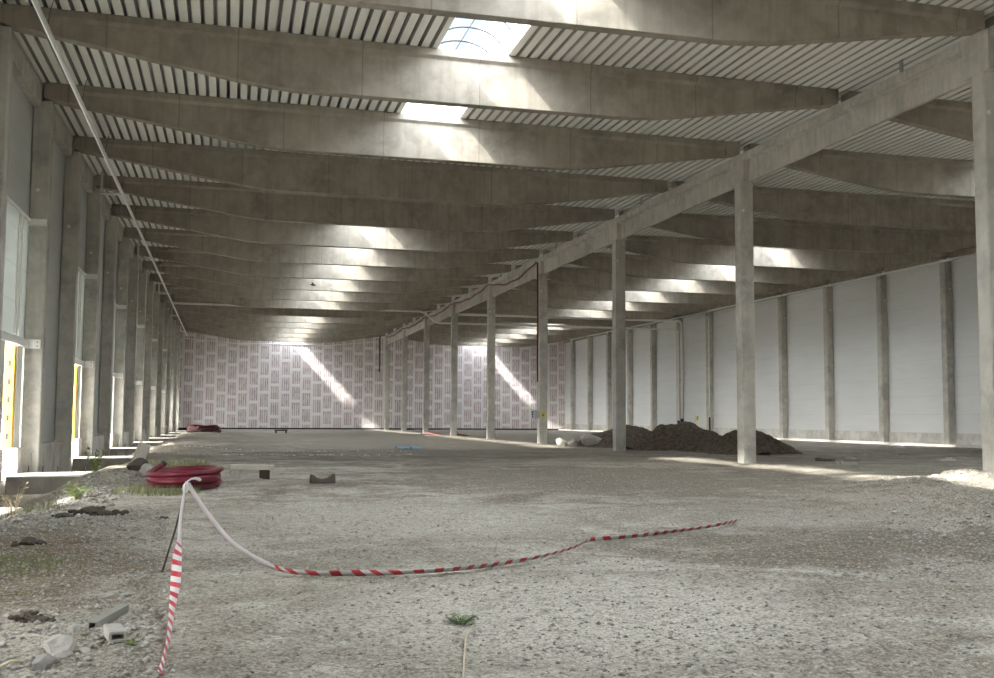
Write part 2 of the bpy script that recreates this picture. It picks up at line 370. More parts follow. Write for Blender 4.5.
def ground_h(x, y):
    x = np.asarray(x, float); y = np.asarray(y, float)
    h = fbm(x, y, 1, [(.22, .07), (.6, .06), (1.7, .035), (4.1, .03), (9.0, .022), (19.0, .012)])*np.clip(1.25 - y/90, .35, 1)
    edge = -2.75 + fbm(x, y, 5, [(.35, .9), (1.1, .35)])
    pit = smooth((edge - x)/1.7)*smooth((y-11.5)/3.0)
    h -= .62*pit
    # earth heaped along the dock edge
    for cx, cy, r, a in ((-1.9, 26.0, 1.0, .26), (-2.7, 25.0, .8, .12), (-1.6, 15.0, 1.0, .10), (-2.6, 37, 1.8, .2), (-1.9, 45, 2.2, .25), (-2.2, 60, 2.5, .25), (-2.0, 80, 3, .25)):
        h += a*np.exp(-((x-cx)**2+(y-cy)**2*.55)/(r*r))
    # scraped ridge on the right
    d = (x - (8.6 + (y-10)*.62)); h += .16*np.exp(-(d/1.3)**2)*smooth((y-6)/4)*smooth((24-y)/6)*(1+fbm(x, y, 9, [(1.3, 1.2), (3.5, .8)]))
    # heap at the foot of the nearest central column
    h += .32*np.exp(-(((x-16.7)/.85)**2+((y-20.5)/.9)**2))*(1+fbm(x, y, 8, [(2.5, .8), (7, .6)]))
    return h
def gh(x, y): return float(ground_h(np.array([x]), np.array([y]))[0])
def axis(parts):
    a = []
    for lo, hi, st in parts: a += list(np.arange(lo, hi, st))
    a.append(parts[-1][1]); return np.array(a)
gx = axis([(-5.75, -2, .06), (-2, 5, .035), (5, 10, .05), (10, 18, .09), (18, 39.0, .3)])
gy = axis([(YS, 4, .8), (4, 9, .03), (9, 15, .045), (15, 22, .07), (22, 34, .12), (34, 60, .3), (60, YW, .8)])
GX, GY = np.meshgrid(gx, gy); GZ = ground_h(GX, GY)
nx, ny = len(gx), len(gy)
co = np.stack([GX, GY, GZ], -1).reshape(-1, 3)
ii, jj = np.meshgrid(np.arange(nx-1), np.arange(ny-1)); b0 = (jj*nx+ii).reshape(-1)
fc = np.stack([b0, b0+1, b0+nx+1, b0+nx], -1)
me = bpy.data.meshes.new('floor'); me.vertices.add(len(co)); me.vertices.foreach_set('co', co.reshape(-1))
me.loops.add(fc.size); me.loops.foreach_set('vertex_index', fc.reshape(-1).astype(np.int32))
me.polygons.add(len(fc)); me.polygons.foreach_set('loop_start', (np.arange(len(fc))*4).astype(np.int32)); me.polygons.foreach_set('loop_total', np.full(len(fc), 4, np.int32))
me.update(calc_edges=True); me.polygons.foreach_set('use_smooth', np.ones(len(fc), bool)); me.materials.append(M['ground'])
fl = bpy.data.objects.new('floor', me); COL.objects.link(fl); struct(fl)

# roof deck: trapezoidal sheet spanning from beam to beam, with slots for the roof lights
SLOTS = [(-16.0, 32.2), (44.2, 80.2), (86.2, 119.7)]
SKYX = [(5.05, 6.95), (27.05, 28.95)]
def deck(mb, x0, x1, y0, y1):
    p = .30; x = x0; prof = []
    while x < x1-.01:
        for dx, dz in ((0, 0), (.200, 0), (.210, .20), (.290, .20)):
            if x+dx <= x1: prof.append((x+dx, dz))
        x += p
    prof.append((x1, 0))
    n = len(prof); vs = [(a, y0, topz(a)+.005+d) for a, d in prof] + [(a, y1, topz(a)+.005+d) for a, d in prof]
    mb.add(vs, [(i, i+1, n+i+1, n+i) for i in range(n-1)])
dk = MB()
for a, b in ((-5.9, SKYX[0][0]), (SKYX[0][1], SKYX[1][0]), (SKYX[1][1], 39.9)): deck(dk, a, b, YS, YW+.3)
gaps = [(YS, SLOTS[0][0])] + [(SLOTS[i][1], SLOTS[i+1][0]) for i in range(2)] + [(SLOTS[2][1], YW+.3)]
for sx0, sx1 in SKYX:
    for g0, g1 in gaps: deck(dk, sx0, sx1, g0, g1)
ceil = dk.build('ceiling', M['deck']); struct(ceil)
ceil.data.materials.append(M['fluteshade'])          # flutes take the darker dotted sheet, their shade painted in
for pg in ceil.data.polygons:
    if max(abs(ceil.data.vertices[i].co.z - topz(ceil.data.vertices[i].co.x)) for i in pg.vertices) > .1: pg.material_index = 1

# left wall: closed bays are panel over plinth; every second bay has a dock door
OPEN = lambda k: k % 2 == 1      # bay between column k and k+1
wl = MB(); pl = MB(); msh = MB(); jb = MB()
XA, XB = -6.02, -5.74
for k in range(-7, 17):
    a, b = Y0+DB*k, min(Y0+DB*(k+1), YW)
    if b < YS+1: continue
    a = max(a, YS)
    if OPEN(k):
        wl.box(XA, XB, a, b, 7.05, 11.3)
        msh.box(XA+.1, XB-.02, a, b, 3.55, 7.05)
        jb.box(XA, XB, b-1.0, b-.2, .56, 3.55); pl.box(XA-.04, XB+.12, b-1.1, b-.24, -1.2, .56)
        wl.box(XA, XB, a, a+3.3, .56, 3.55); pl.box(XA-.04, XB+.06, a, a+3.3, -1.2, .56)
        pl.box(XA-.04, XB+.06, a+3.3, b-1.1, -1.2, -.24)
    else:
        wl.box(XA, XB, a, b, .58, 11.3); pl.box(XA-.04, XB+.30, a+.28, b-.28, -1.2, .58)
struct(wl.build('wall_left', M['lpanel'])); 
struct(jb.build('trim_5', M['white'])); struct(pl.build('baseboard_left', M['plinth'])); struct(msh.build('window_1', M['mesh']))
fa = MB()
for k in range(-6, 17):
    a, b = Y0+DB*k, min(Y0+DB*(k+1), YW)
    fa.box(-5.73, -5.50, a+.26, b-.26, 10.40, 11.08)
struct(fa.build('trim_1', M['girder']))
fb = MB()
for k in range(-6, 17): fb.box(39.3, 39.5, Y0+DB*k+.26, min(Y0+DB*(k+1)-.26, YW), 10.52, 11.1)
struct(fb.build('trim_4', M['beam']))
# right wall
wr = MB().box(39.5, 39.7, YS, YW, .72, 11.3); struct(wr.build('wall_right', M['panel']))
pr = MB()
for k in range(-6, 17):
    a, b = Y0+DB*k, min(Y0+DB*(k+1), YW); pr.box(39.40, 39.7, a+.23, b-.23 if b < YW else b, -.5, .72)
struct(pr.build('baseboard_right', M['plinth']))
led = MB().box(38.65, 38.98, YS, YW, -.5, .11)
for k in range(-7, 17): led.box(38.98, 39.40, max(Y0+DB*k+.23, YS), min(Y0+DB*(k+1)-.23, YW), -.5, .10)
wb_ = MB().box(-5.9, 39.7, YS-.25, YS, -.5, 11.3); struct(wb_.build('wall_rear', M['beam']))
struct(led.build('trim_2', M['plinth']))
# far wall
wf = MB().box(-5.9, 39.6, YW, YW+.25, .16, 11.3); struct(wf.build('wall_far', M['film']))
bf_ = MB().box(-5.9, 39.6, YW-.03, YW+.2, -.4, .16); struct(bf_.build('baseboard_far', M['gasket']))
cf = MB().tube([(-5.0, YW-.06, 10.06), (0.5, YW-.06, 9.62), (11, YW-.06, 9.62), (16.5, YW-.06, 10.2)], .05, 8); struct(cf.build('trim_3', M['white']))
# yard outside the dock doors
yd = MB().add([(-260, -120, -.30), (-5.7, -120, -.30), (-5.7, 420, -.30), (-260, 420, -.30)], [(0, 1, 2, 3)])
yd.add([(-5.7, -120, -.30), (90, -120, -.30), (90, YS, -.30), (-5.7, YS, -.30)], [(0, 1, 2, 3)])
struct(yd.build('exterior_ground', M['outground']))

# ------------------------------------------------------------------ columns
def col_mesh(wd, dp, z0, z1, plug_z, plug_x, mat, dy=0):
    o = MB().box(0, wd, -dp/2+dy, dp/2+dy, z0, z1).build('concrete_column', mat, bevel=.022)
    p = MB().tube([(plug_x, -dp/2-.012+dy, plug_z), (plug_x, -dp/2+.02+dy, plug_z)], .055, 14).build('anchor_plug', M['plug'], o)
    return o
c0 = col_mesh(.49, .44, -.4, 9.66, 8.67, .10, M['column'], .20)
for n in range(9):
    loc = (XG0, Y0+12*n, 0); o = c0 if n == 0 else dup(c0, loc); o.location = loc
    lab = ('square concrete column at the right picture edge with a pale sand heap at its foot', 'concrete column in front of the right end of the dark soil heaps', 'concrete column standing in front of the leftmost soil heap',
           'concrete column carrying the red cable and grey switch box')[n] if n < 4 else f'slim concrete column, {ORD[n]} of the central row from the right edge'
    tag(o, lab, 'column', 'central row of columns')
c1 = col_mesh(.50, .44, -1.3, 10.62, 7.97, .20, M['column'])
for k in range(1, 17):
    loc = (XO, Y0+DB*k, 0); o = c1 if k == 1 else dup(c1, loc); o.location = loc
    lab = 'dark concrete wall column cut by the left picture edge' if k == 1 else f'{ORD[k-1]} concrete dock wall column from the left edge, ' + ('pale and lit beside a dock door' if k % 2 == 0 else 'dark and shaded')
    tag(o, lab, 'column', 'columns along the dock wall')
c2 = col_mesh(.47, .44, -.4, 10.60, 8.87, .30, M['column'])
for k in range(4, 17):
    loc = (XR0, Y0+DB*k, 0); o = c2 if k == 4 else dup(c2, loc); o.location = loc
    tag(o, f'concrete pilaster on the white wall, {ORD[k-4]} from its right end', 'column', 'pilasters along the right wall')
# ------------------------------------------------------------------ central girder, span by span
def girder_span():
    x0 = XG0-.01; xw = XG0+.20; x1 = XG1+.01; xw1 = XG1-.17
    L = 12.0; e = .9
    full = lambda y: [(x0, y, 9.65), (x1, y, 9.65), (x1, y, 10.2), (x1, y, 10.34), (x1, y, 10.62), (x0, y, 10.62), (x0, y, 10.34), (x0, y, 10.2)]
    web = lambda y: [(xw, y, 9.65), (xw1, y, 9.65), (xw1, y, 10.34), (x1, y, 10.37), (x1, y, 10.62), (x0, y, 10.62), (x0, y, 10.37), (xw, y, 10.34)]
    return MB().loft([full(-.21), full(-.2+e), web(-.2+e+.02), web(L-.26)])
g0 = girder_span().build('concrete_girder', M['girder'], bevel=.015)
for n in range(-1, 8):
    loc = (0, Y0+12*n, 0); o = g0 if n == -1 else dup(g0, loc); o.location = loc
    lab = 'girder stub at the top right corner over the nearest column' if n == -1 else f'concrete girder span on the central columns, {ORD[n]} from the right picture edge'
    tag(o, lab, 'girder', 'central girder spans')
# ------------------------------------------------------------------ roof beams
def beam(xa, xb, zea, zeb, ka, kb, name='roof_beam'):
    fw, wb, end = .24, .15, .95
    secs = []
    def bot(x):
        if x < ka: return zea + (9.68-zea)*(x-xa)/(ka-xa)
        if x > kb: return 9.68 + (zeb-9.68)*(x-kb)/(xb-kb)
        return 9.68
    def sec(x, hw):
        t = topz(x); b = bot(x)
        return [(x, -hw, b), (x, hw, b), (x, hw, t-.27), (x, fw, t-.19), (x, fw, t), (x, -fw, t), (x, -fw, t-.19), (x, -hw, t-.27)]
    xs = [(xa, fw), (xa+end, fw), (xa+end+.02, wb)]
    for d in (-.9, -.35, 0, .35, .9): xs.append((ka+d, wb))
    for d in (-.9, -.35, 0, .35, .9): xs.append((kb+d, wb))
    xs += [(xb-end*.55-.02, wb), (xb-end*.55, fw), (xb, fw)]
    ss = [sec(x, h) for x, h in xs]
    # round the two kinks
    for i in (5, 10):
        for d, z in ((-1, .012), (0, .045), (1, .012)):
            s_ = ss[i+d]; s_[0] = (s_[0][0], s_[0][1], s_[0][2]+z); s_[1] = (s_[1][0], s_[1][1], s_[1][2]+z)
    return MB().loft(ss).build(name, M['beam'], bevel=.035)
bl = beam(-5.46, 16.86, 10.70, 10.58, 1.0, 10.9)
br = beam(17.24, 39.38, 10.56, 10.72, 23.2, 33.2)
for k in range(0, 17):
    loc = (0, Y0+DB*k, 0); o = bl if k == 0 else dup(bl, loc); o.location = loc
    if k == 0: lab = 'topmost roof beam of the left bay, cut by the top picture edge'
    else: lab = f'deep bellied roof beam over the left bay, {ORD[k]} from the top edge'
    tag(o, lab, 'beam', 'roof beams over the left bay')
for k in range(0, 17):
    loc = (0, Y0+DB*k, 0); o = br if k == 0 else dup(br, loc); o.location = loc
    tag(o, f'deep bellied concrete roof beam over the right bay, {ORD[k]} from the viewer', 'beam', 'roof beams over the right bay')
# short steel posts between girder and deck
sp = MB().box(-.035, .035, -.035, .035, 0, .47).box(-.1, .1, -.1, .1, 0, .015).build('steel_post', M['steel'])
for n, (yy) in enumerate((23.4, 41.4, 53.4, 65.4)):
    loc = (17.1, yy, 10.62); o = sp if n == 0 else dup(sp, loc); o.location = loc
    tag(o, f'short grey steel post between girder top and roof deck, {ORD[n]} from the right edge', 'post', 'deck posts on the girder')
# ------------------------------------------------------------------ roof lights: barrel vaults
for xi, (x0, x1) in enumerate(SKYX):
    for si, (a, b) in enumerate(SLOTS):
        root = empty('rooflight', ((x0+x1)/2, a, 11.2)); xc = (x0+x1)/2; hw = (x1-x0)/2; L = b-a
        tag(root, ('clear barrel rooflight with curved ribs at the top of the picture' if xi == 0 and si == 0 else f'barrel rooflight over the {("left","right")[xi]} bay, {ORD[si]} strip from the viewer'), 'skylight', 'barrel rooflights')
        ck = MB().box(-hw-.06, -hw, 0, L, -.1, .30).box(hw, hw+.06, 0, L, -.1, .30).box(-hw, hw, -.06, 0, -.1, .30).box(-hw, hw, L, L+.06, -.1, .30)
        ck.build('curb', M['white'], root)
        N = 12; arc = [(-hw*math.cos(math.pi*(.08+.84*i/N)), .30+.62*hw*(math.sin(math.pi*(.08+.84*i/N))-.25)) for i in range(N+1)]
        vs = [(x, 0, z) for x, z in arc] + [(x, L, z) for x, z in arc]
        MB().add(vs, [(i, i+1, N+2+i, N+1+i) for i in range(N)]).build('vault', M['glass'], root, smooth=True)
        y = .5; nr = 0
        rb = None
        while y < L:
            if rb is None: rb = MB().tube([(x, 0, z+.01) for x, z in arc], .035, 6).build('rib', M['dark'], root, loc=(0, y, 0))
            else:
                c = rb.copy(); COL.objects.link(c); c.parent = root; c.location = (0, y, 0)
            y += 1.05
        for xx in (-.5, 0, .5):
            MB().tube([(xx*hw, 0, .30+.62*hw*.70), (xx*hw, L, .30+.62*hw*.70)], .016, 5).build('glazing_bar', M['dark'], root)
# ------------------------------------------------------------------ dock doors
for k in range(1, 16, 2):
    a = Y0+DB*k; b = a+DB
    if b > YW: break
    n = k//2
    which = f'{ORD[n]} dock door from the left edge'
    if k >= 0 and n <= 5:
        r = empty('door_rail', (XB, a, 3.5)); tag(r, f'white steel lintel rail over the {which}', 'rail', 'lintel rails over the dock doors')
        MB().box(.02, .14, .3, 5.75, -.12, .10).build('rail', M['white'], r, bevel=.01)
        br_ = MB().box(.02, .46, 5.72, 5.77, -.14, .12).build('bracket', M['white'], r)
        for zz in (-.07, .05): MB().tube([(.38, 5.71, zz), (.38, 5.73, zz)], .018, 8).build('bolt', M['dark'], br_)
        r = empty('panel_rail', (XB, a, 7.05)); tag(r, f'thin white rail across the panel high above the {which}', 'rail', 'upper rails over the dock doors')
        MB().box(.02, .08, .3, 5.75, -.04, .05).build('rail', M['white'], r)
        MB().box(.02, .50, 5.72, 5.77, -.14, .06).build('bracket', M['white'], r)
        MB().box(.01, .06, 4.3, 4.4, -3.4, -.04).build('mullion', M['galv'], r); MB().box(.01, .06, 4.75, 4.83, -3.4, -.04).build('mullion', M['galv'], r)
        y = MB().box(-.27, -.02, 4.74, 4.98, .57, 3.40)
        o = y.build('door_post', M['yellow'], loc=(XB, a, 0), bevel=.01)
        tag(o, f'yellow guard post on the far jamb of the {which}', 'post', 'yellow dock door posts')
        for zz in (.8, 1.3, 1.8, 2.3, 2.8): MB().box(-.17, -.11, 4.725, 4.745, zz, zz+.16).build('slot', M['dark'], o)
    # dock platform of in-situ concrete with starter bars
    pf = MB().box(-5.60, -3.42, b-2.7, b-.24, -1.3, -.14).build('dock_platform', M['dock'], bevel=.02)
    tag(pf, f'low concrete dock platform with starter bars at the {which}', 'platform', 'dock platforms')
    for j in range(6 if k < 6 else 3):
        MB().tube([(-5.45+.38*j*(1 if k < 6 else 2), b-.4, -.2), (-5.45+.38*j*(1 if k < 6 else 2)+.01, b-.4, .02)], .014, 6).build('starter_bar', M['rust'], pf)
pf = MB().box(-5.60, -3.47, Y0-2.7, Y0-.30, -1.3, -.15).build('dock_platform', M['dock'], bevel=.02)
tag(pf, 'concrete dock block cut by the left picture edge, nearest the viewer', 'platform', 'dock platforms')
# conduits up the foot of the dock columns
for n, k in enumerate((2, 4, 6)):
    y = Y0+DB*k-.27
    o = MB().tube([(-5.42, y, -.14), (-5.42, y, .42)], .02, 8).box(-5.49, -5.35, y-.03, y+.02, .40, .46).build('conduit_stub', M['steel'])
    tag(o, f'short grey conduit stub at the foot of the {ORD[n]} lit dock column', 'conduit', 'conduit stubs')
for n, k in enumerate((2, 4)):
    y = Y0+DB*k+.35
    o = MB().tube([(-5.3, y, -.12), (-5.28, y, .3), (-5.3, y-.02, .55), (-5.36, y-.05, .66), (-5.46, y-.1, .68)], .022, 8).build('cable_tail', M['white'])
    tag(o, f'bent white cable tail behind the foot of the {ORD[n]} lit dock column', 'cable', 'cable tails')

# ------------------------------------------------------------------ pipes
def pipe_pts(y): t = (y-20)/99; return (-4.24-.47*t, y, 10.33)
root = empty('drain_pipe', pipe_pts(15)); rl = Vector(root.location)
tag(root, 'long white drain pipe hung under the left ends of the roof beams', 'pipe')
loc = lambda p: tuple(Vector(p)-rl)
MB().tube([loc(pipe_pts(15)), loc(pipe_pts(119.5))], .062, 14).build('pipe_run', M['galv'], root, smooth=True)
for y in (43.3, 60.6, 78.3, 95.4, 113.0):
    x = pipe_pts(y)[0]
    MB().tube([loc((x, y, 10.30)), loc((-5.02, y, 10.26)), loc((-5.10, y, 10.28)), loc((-5.13, y, 10.36)), loc((-5.13, y, 11.15))], .05, 10).build('drain_branch', M['whitepipe'], root, smooth=True)
for y in [Y0+DB*k for k in range(0, 16)]:
    p = pipe_pts(y-1.2); MB().tube([loc((p[0]+.02, p[1], 10.37)), loc((p[0]+.05, p[1]+.1, 10.8)), loc((p[0]+.1, p[1]+.3, 11.18))], .007, 5).build('hanger', M['dark'], root)
def arcpipe(pts, r, name, mat, parent=None, n=12):
    # round the corners a little
    P_ = [Vector(p) for p in pts]; out = [P_[0]]
    for i in range(1, len(P_)-1):
        a = (P_[i-1]-P_[i]).normalized(); b = (P_[i+1]-P_[i]).normalized(); d = min(.35, (P_[i-1]-P_[i]).length*.4, (P_[i+1]-P_[i]).length*.4)
        for t in (0, .25, .5, .75, 1):
            out.append((P_[i]+a*d)*(1-t)**2 + P_[i]*2*t*(1-t) + (P_[i]+b*d)*t*t)
    out.append(P_[-1])
    return MB().tube(out, r, n).build(name, mat, parent, smooth=True)
o = empty('cross_pipe', (38.4, 84.2, 1.3)); l2 = Vector((38.4, 84.2, 1.3))
tag(o, 'thicker grey pipe crossing the right bay and dropping down the white wall', 'pipe')
arcpipe([Vector(p)-l2 for p in [(17.7, 84.0, 10.02), (38.42, 84.0, 10.04), (38.42, 84.0, 1.4)]], .11, 'pipe_run', M['galv'], o)
MB().tube([Vector(p)-l2 for p in [(38.42, 84.0, 1.45), (38.42, 84.0, .0)]], .15, 12).build('boot', M['dark'], o)
o = empty('cross_pipe', (37.95, 83.9, 1.3)); l2 = Vector((37.95, 83.9, 1.3))
tag(o, 'slimmer white pipe crossing both bays and kinked under the central girder', 'pipe')
arcpipe([Vector(p)-l2 for p in [(-4.45, 83.7, 10.17), (15.3, 83.7, 10.13), (16.35, 83.7, 9.23), (37.95, 83.7, 9.25), (37.95, 83.7, 1.2)]], .085, 'pipe_run', M['whitepipe'], o)
MB().tube([Vector(p)-l2 for p in [(37.95, 83.7, 1.3), (37.95, 83.7, .0)]], .11, 12).build('boot', M['dark'], o)
for x in (2, 8, 13): MB().tube([Vector(p)-l2 for p in [(x, 83.7, 10), (x, 83.7, 11.15)]], .012, 6).build('hanger', M['steel'], o)
for x in (18.5, 24, 30, 36): MB().tube([Vector(p)-l2 for p in [(x, 83.7, 9.2), (x, 83.7, 11.1)]], .012, 6).build('hanger', M['steel'], o)
o = MB().tube([(38.85, 40, 10.40), (38.85, 79.5, 10.50), (38.85, 79.6, 10.42)], .065, 8).tube([(38.85, 79.6, 10.45), (38.85, 86, 10.5), (38.85, 119.5, 10.72)], .06, 8).build('wall_conduit', M['whitepipe'])
tag(o, 'thin white conduit running along the top of the right wall', 'conduit')
o = empty('wall_downpipe', (38.8, 79.4, .1)); tag(o, 'thin white downpipe beside a pilaster to the right of the yellow sign', 'pipe'); l2 = Vector((38.8, 79.4, .1))
arcpipe([Vector(p)-l2 for p in [(38.8, 82.4, 10.05), (38.8, 79.4, 10.0), (38.8, 79.4, 1.6)]], .05, 'pipe_run', M['whitepipe'], o)
MB().tube([Vector(p)-l2 for p in [(38.8, 79.4, 1.6), (38.8, 79.4, .1)]], .07, 10).build('boot', M['dark'], o)
# yellow sign on the right wall
o = empty('wall_sign', (39.475, 83.2, 1.1)); tag(o, 'small yellow and green sign on the white wall above the soil heap', 'sign')
MB().box(-.02, .02, -.33, .33, 0, .62).build('board', M['white'], o); MB().box(-.03, -.018, .12, .30, 0, .62).build('stripe', M['yellow'], o)
q = plain('sign_green', (.30, .36, .10), .6); MB().box(-.03, -.018, -.28, .05, .25, .58).build('panel', q, o); q2 = plain('sign_pale_yellow', (.80, .78, .25), .6); MB().box(-.03, -.018, -.28, .05, .03, .22).build('panel', q2, o)
# switch box, sign and red cable on the fourth column
yc = Y0+36
o = empty('switch_box', (XG0-.16, yc+.16, 1.42)); tag(o, 'grey switch box on the left face of the column with the red cable', 'box')
MB().box(-.16, .16, -.2, .2, 0, .46).build('casing', M['greybox'], o, bevel=.02)
for z in (.05, .18, .31): MB().box(-.2, -.155, -.1, .1, z, z+.09).build('socket', M['dark'], o)
MB().tube([(.1, 0, .46), (.09, 0, 2.1)], .03, 8).build('feed_conduit', M['steel'], o)
o = empty('warning_sign', (XG0+.22, yc-.034, 1.5)); tag(o, 'small yellow warning sign on the front of the column beside the switch box', 'sign')
q = plain('sign_yellow', (.55, .50, .06), .6); MB().box(-.11, .11, -.005, .012, 0, .30).build('board', q, o); MB().add([(-.06, -.012, .08), (.06, -.012, .08), (0, -.012, .22)], [(0, 1, 2)]).build('symbol', M['dark'], o)
pts = [(XG0-.055, yc+.16, 3.5)] + [(XG0-.06+.01*math.sin(z*1.1), yc+.16, z) for z in (5, 6.5, 8, 9.3, 10.3)]
yy = yc+.4
while yy < Y0+96:
    n = (yy-yc)/12.0; ph = n-math.floor(n)
    sag = (.55*math.sin(math.pi*min(1, ph*1.05)) if n < 1 else .30*math.sin(math.pi*ph))+.035*math.sin(yy*1.9)
    pts.append((XG0-.07, yy, 10.46 - sag)); yy += .5
o = MB().tube(pts, .045, 8).build('red_cable', M['redc'], smooth=True)
tag(o, 'dark red cable climbing a central column and sagging along the girder', 'cable')
o = MB().tube([(16.3, 116, 10.5), (16.25, 116, 10.2), (16.28, 116, 8), (16.27, 116, 6.5)], .07, 8).build('hanging_cable', M['dark'], smooth=True)
tag(o, 'short dark cable hanging beside the farthest central column', 'cable')
# ------------------------------------------------------------------ soil heaps
def heap(name, cx, cy, rx, ry, h, seed, mat, label, cat, group=None, z0=-.08, pw=1.25, n=64):
    a = np.linspace(-1, 1, n); A, B = np.meshgrid(a, a); X = A*rx; Yv = B*ry
    th = np.arctan2(B, A); rr = np.sqrt(A*A+B*B)/(1+.14*np.sin(th*3+seed)+.09*np.sin(th*5+seed*2))
    H = h*np.clip(1-rr, 0, 1)**(1/pw)*(1) ; H = h*np.clip(1.02-rr**pw, 0, 1)
    H = np.minimum(H, h*.93+.3*(H-h*.93)) + np.clip(H*3, 0, 1)*fbm(X, Yv, seed, [(1.2, .22*min(1,h)), (3, .16*min(1,h)), (8, .09*min(1,h)), (17, .05*min(1,h))])
    H = np.where(rr > 1.0, -.1, H)
    vs = np.stack([X, Yv, H], -1).reshape(-1, 3)
    fs = [(j*n+i, j*n+i+1, (j+1)*n+i+1, (j+1)*n+i) for j in range(n-1) for i in range(n-1) if rr[j, i] < 1.12]
    o = MB().add(vs, fs).build(name, mat, smooth=True, loc=(cx, cy, z0)); tag(o, label, cat, group); return o
heap('soil_heap', 20.4, 51.5, 3.1, 3.2, 1.22, 3, M['soil'], 'leftmost dark soil heap, behind the third central column', 'heap', 'dark soil heaps')
heap('soil_heap', 20.8, 45.6, 2.75, 3.2, 1.42, 5, M['soil'], 'middle and largest dark soil heap, between two central columns', 'heap', 'dark soil heaps')
heap('soil_heap', 21.75, 41.0, 2.15, 2.2, 1.22, 8, M['soil'], 'rightmost dark soil heap, half behind the second central column', 'heap', 'dark soil heaps')
# pale rubble blocks at the foot of the column with the cable
for i, (x, y, r, mt, lab) in enumerate(((16.75, 53.6, .36, 'stone', 'rounded pale rubble block right at the foot of the column with the red cable'), (17.35, 53.3, .30, 'stoned', 'dark rubble lump just right of the rounded pale block'),
        (18.05, 52.6, .55, 'stone', 'tallest pale rubble block between the column and the soil heap'), (18.75, 52.9, .36, 'stone', 'flat pale rubble slab leaning at the left foot of the soil heap'), (19.2, 52.6, .38, 'clod', 'dark rubble lump touching the left foot of the soil heap'))):
    o = MB().rock((0, 0, 0), r, i+50, .85, 3).build('rubble_block', M[mt], loc=(x-.1, y-2.4, gh(x-.1, y-2.4)+r*.6)); tag(o, lab, 'rubble', 'rubble by the cable column')
for i, (x, y, r, lab) in enumerate(((15.75, 20.7, .14, 'pale stone at the left end of the sand heap by the nearest column'), (16.15, 20.4, .11, 'small pale stone in the middle of the sand heap by the nearest column'), (16.4, 20.3, .10, 'small pale stone close to the foot of the nearest column'))):
    o = MB().rock((0, 0, 0), r, i+80, .6, 2).build('pale_stone', M['sand'], loc=(x, y, gh(x, y)+r*.3)); tag(o, lab, 'stone', 'stones by the nearest column')
o = heap('sand_heap', 16.55, 20.55, 1.15, .85, .34, 4, M['sand'], 'pale sand heap at the foot of the nearest central column', 'heap', z0=-.02)
# ------------------------------------------------------------------ red conduit coil
cx, cy = -.86, 22.6; z0 = gh(cx, cy)
root = empty('conduit_coil', (cx, cy, z0)); tag(root, 'coil of dark red corrugated conduit lying behind the tape stake', 'coil')
pts = []
for i in range(7*28):
    t = i/28*2*math.pi; lp = i/28
    rx = .66+.05*math.sin(lp*2.1)+.04*math.sin(t*.5); ry = 1.0+.12*math.cos(lp*1.7)
    pts.append((rx*math.cos(t)+.04*math.sin(lp*3), ry*math.sin(t)+.1*math.sin(lp*1.3), .06+.042*lp+.05*math.sin(t+1.0)*(lp/7)+.012*math.sin(t*3+lp)))
MB().tube(pts, .055, 10).build('loops', M['red'], root, smooth=True)
pts = [(-.1, -.5, .12), (-.45, -.55, .16), (-.66, -.3, .24), (-.64, .0, .33), (-.52, .15, .42), (-.44, .2, .47)]
tl = MB().tube(pts, .055, 10).build('free_end', M['red'], root, smooth=True)
MB().tube([(-.455, .19, .455), (-.415, .22, .50)], .06, 10).build('end_cap', M['dark'], tl)
root2 = empty('conduit_coil', (-2.0, 91, gh(-2, 91))); tag(root2, 'tangled heap of dark red conduit far off by the patterned wall', 'coil')
for s in range(4):
    pts = [((1.25-.1*s)*math.cos(t)+.2*math.sin(3*t+s), (1.6)*math.sin(t), .12+.14*s+.1*math.sin(2*t+s)) for t in [2*math.pi*i/24 for i in range(25)]]
    MB().tube(pts, .09, 8).build('loop', M['redc'] if s % 2 else M['woodd'], root2, smooth=True)
# ------------------------------------------------------------------ stake and barrier tape
top = Vector((-.37, 10.55, .82))
sb = Vector((-.61, 10.5, gh(-.61, 10.5)-.1))
o = empty('rebar_stake', sb); tag(o, 'thin dark leaning rebar stake holding up the red and white tape', 'stake')
MB().tube([(0, 0, 0), tuple((top-sb)*.5+Vector((.01, 0, 0))), tuple(top-sb)], .009, 8).build('bar', M['rust'], o)
def ribbon(name, pts, wid, tilt, label, mat=None, parent=None, u0=0.0, plain_n=0):
    # pts: centre line, wid: width per point, tilt: roll of the ribbon about its run
    P_ = [Vector(p) for p in pts]; vs = []; us = []; u = u0
    for i, p in enumerate(P_):
        d = (P_[min(i+1, len(P_)-1)]-P_[max(i-1, 0)]).normalized()
        side = d.cross(Vector((0, 0, 1)));  side = side.normalized() if side.length > 1e-4 else Vector((1, 0, 0)); up = side.cross(d)
        a = side*math.cos(tilt[i]) + up*math.sin(tilt[i])
        vs += [p-a*wid[i]/2, p+a*wid[i]/2]
        if i: u += (P_[i]-P_[i-1]).length
        us.append(u)
    me = bpy.data.meshes.new(name); me.from_pydata([tuple(v) for v in vs], [], [(2*i, 2*i+1, 2*i+3, 2*i+2) for i in range(len(P_)-1)])
    ul = me.uv_layers.new(name='uv')
    for pg in me.polygons:
        for li in pg.loop_indices:
            vi = me.loops[li].vertex_index; ul.data[li].uv = (us[vi//2], vi % 2)
    for pg in me.polygons: pg.use_smooth = True
    me.materials.append(mat or M['tape']); me.materials.append(M['faded'])
    for pg in me.polygons: pg.material_index = 1 if pg.index < plain_n else 0
    o = bpy.data.objects.new(name, me); COL.objects.link(o)
    md = o.modifiers.new('thick', 'SOLIDIFY'); md.thickness = .0015
    if parent: o.parent = parent
    return o
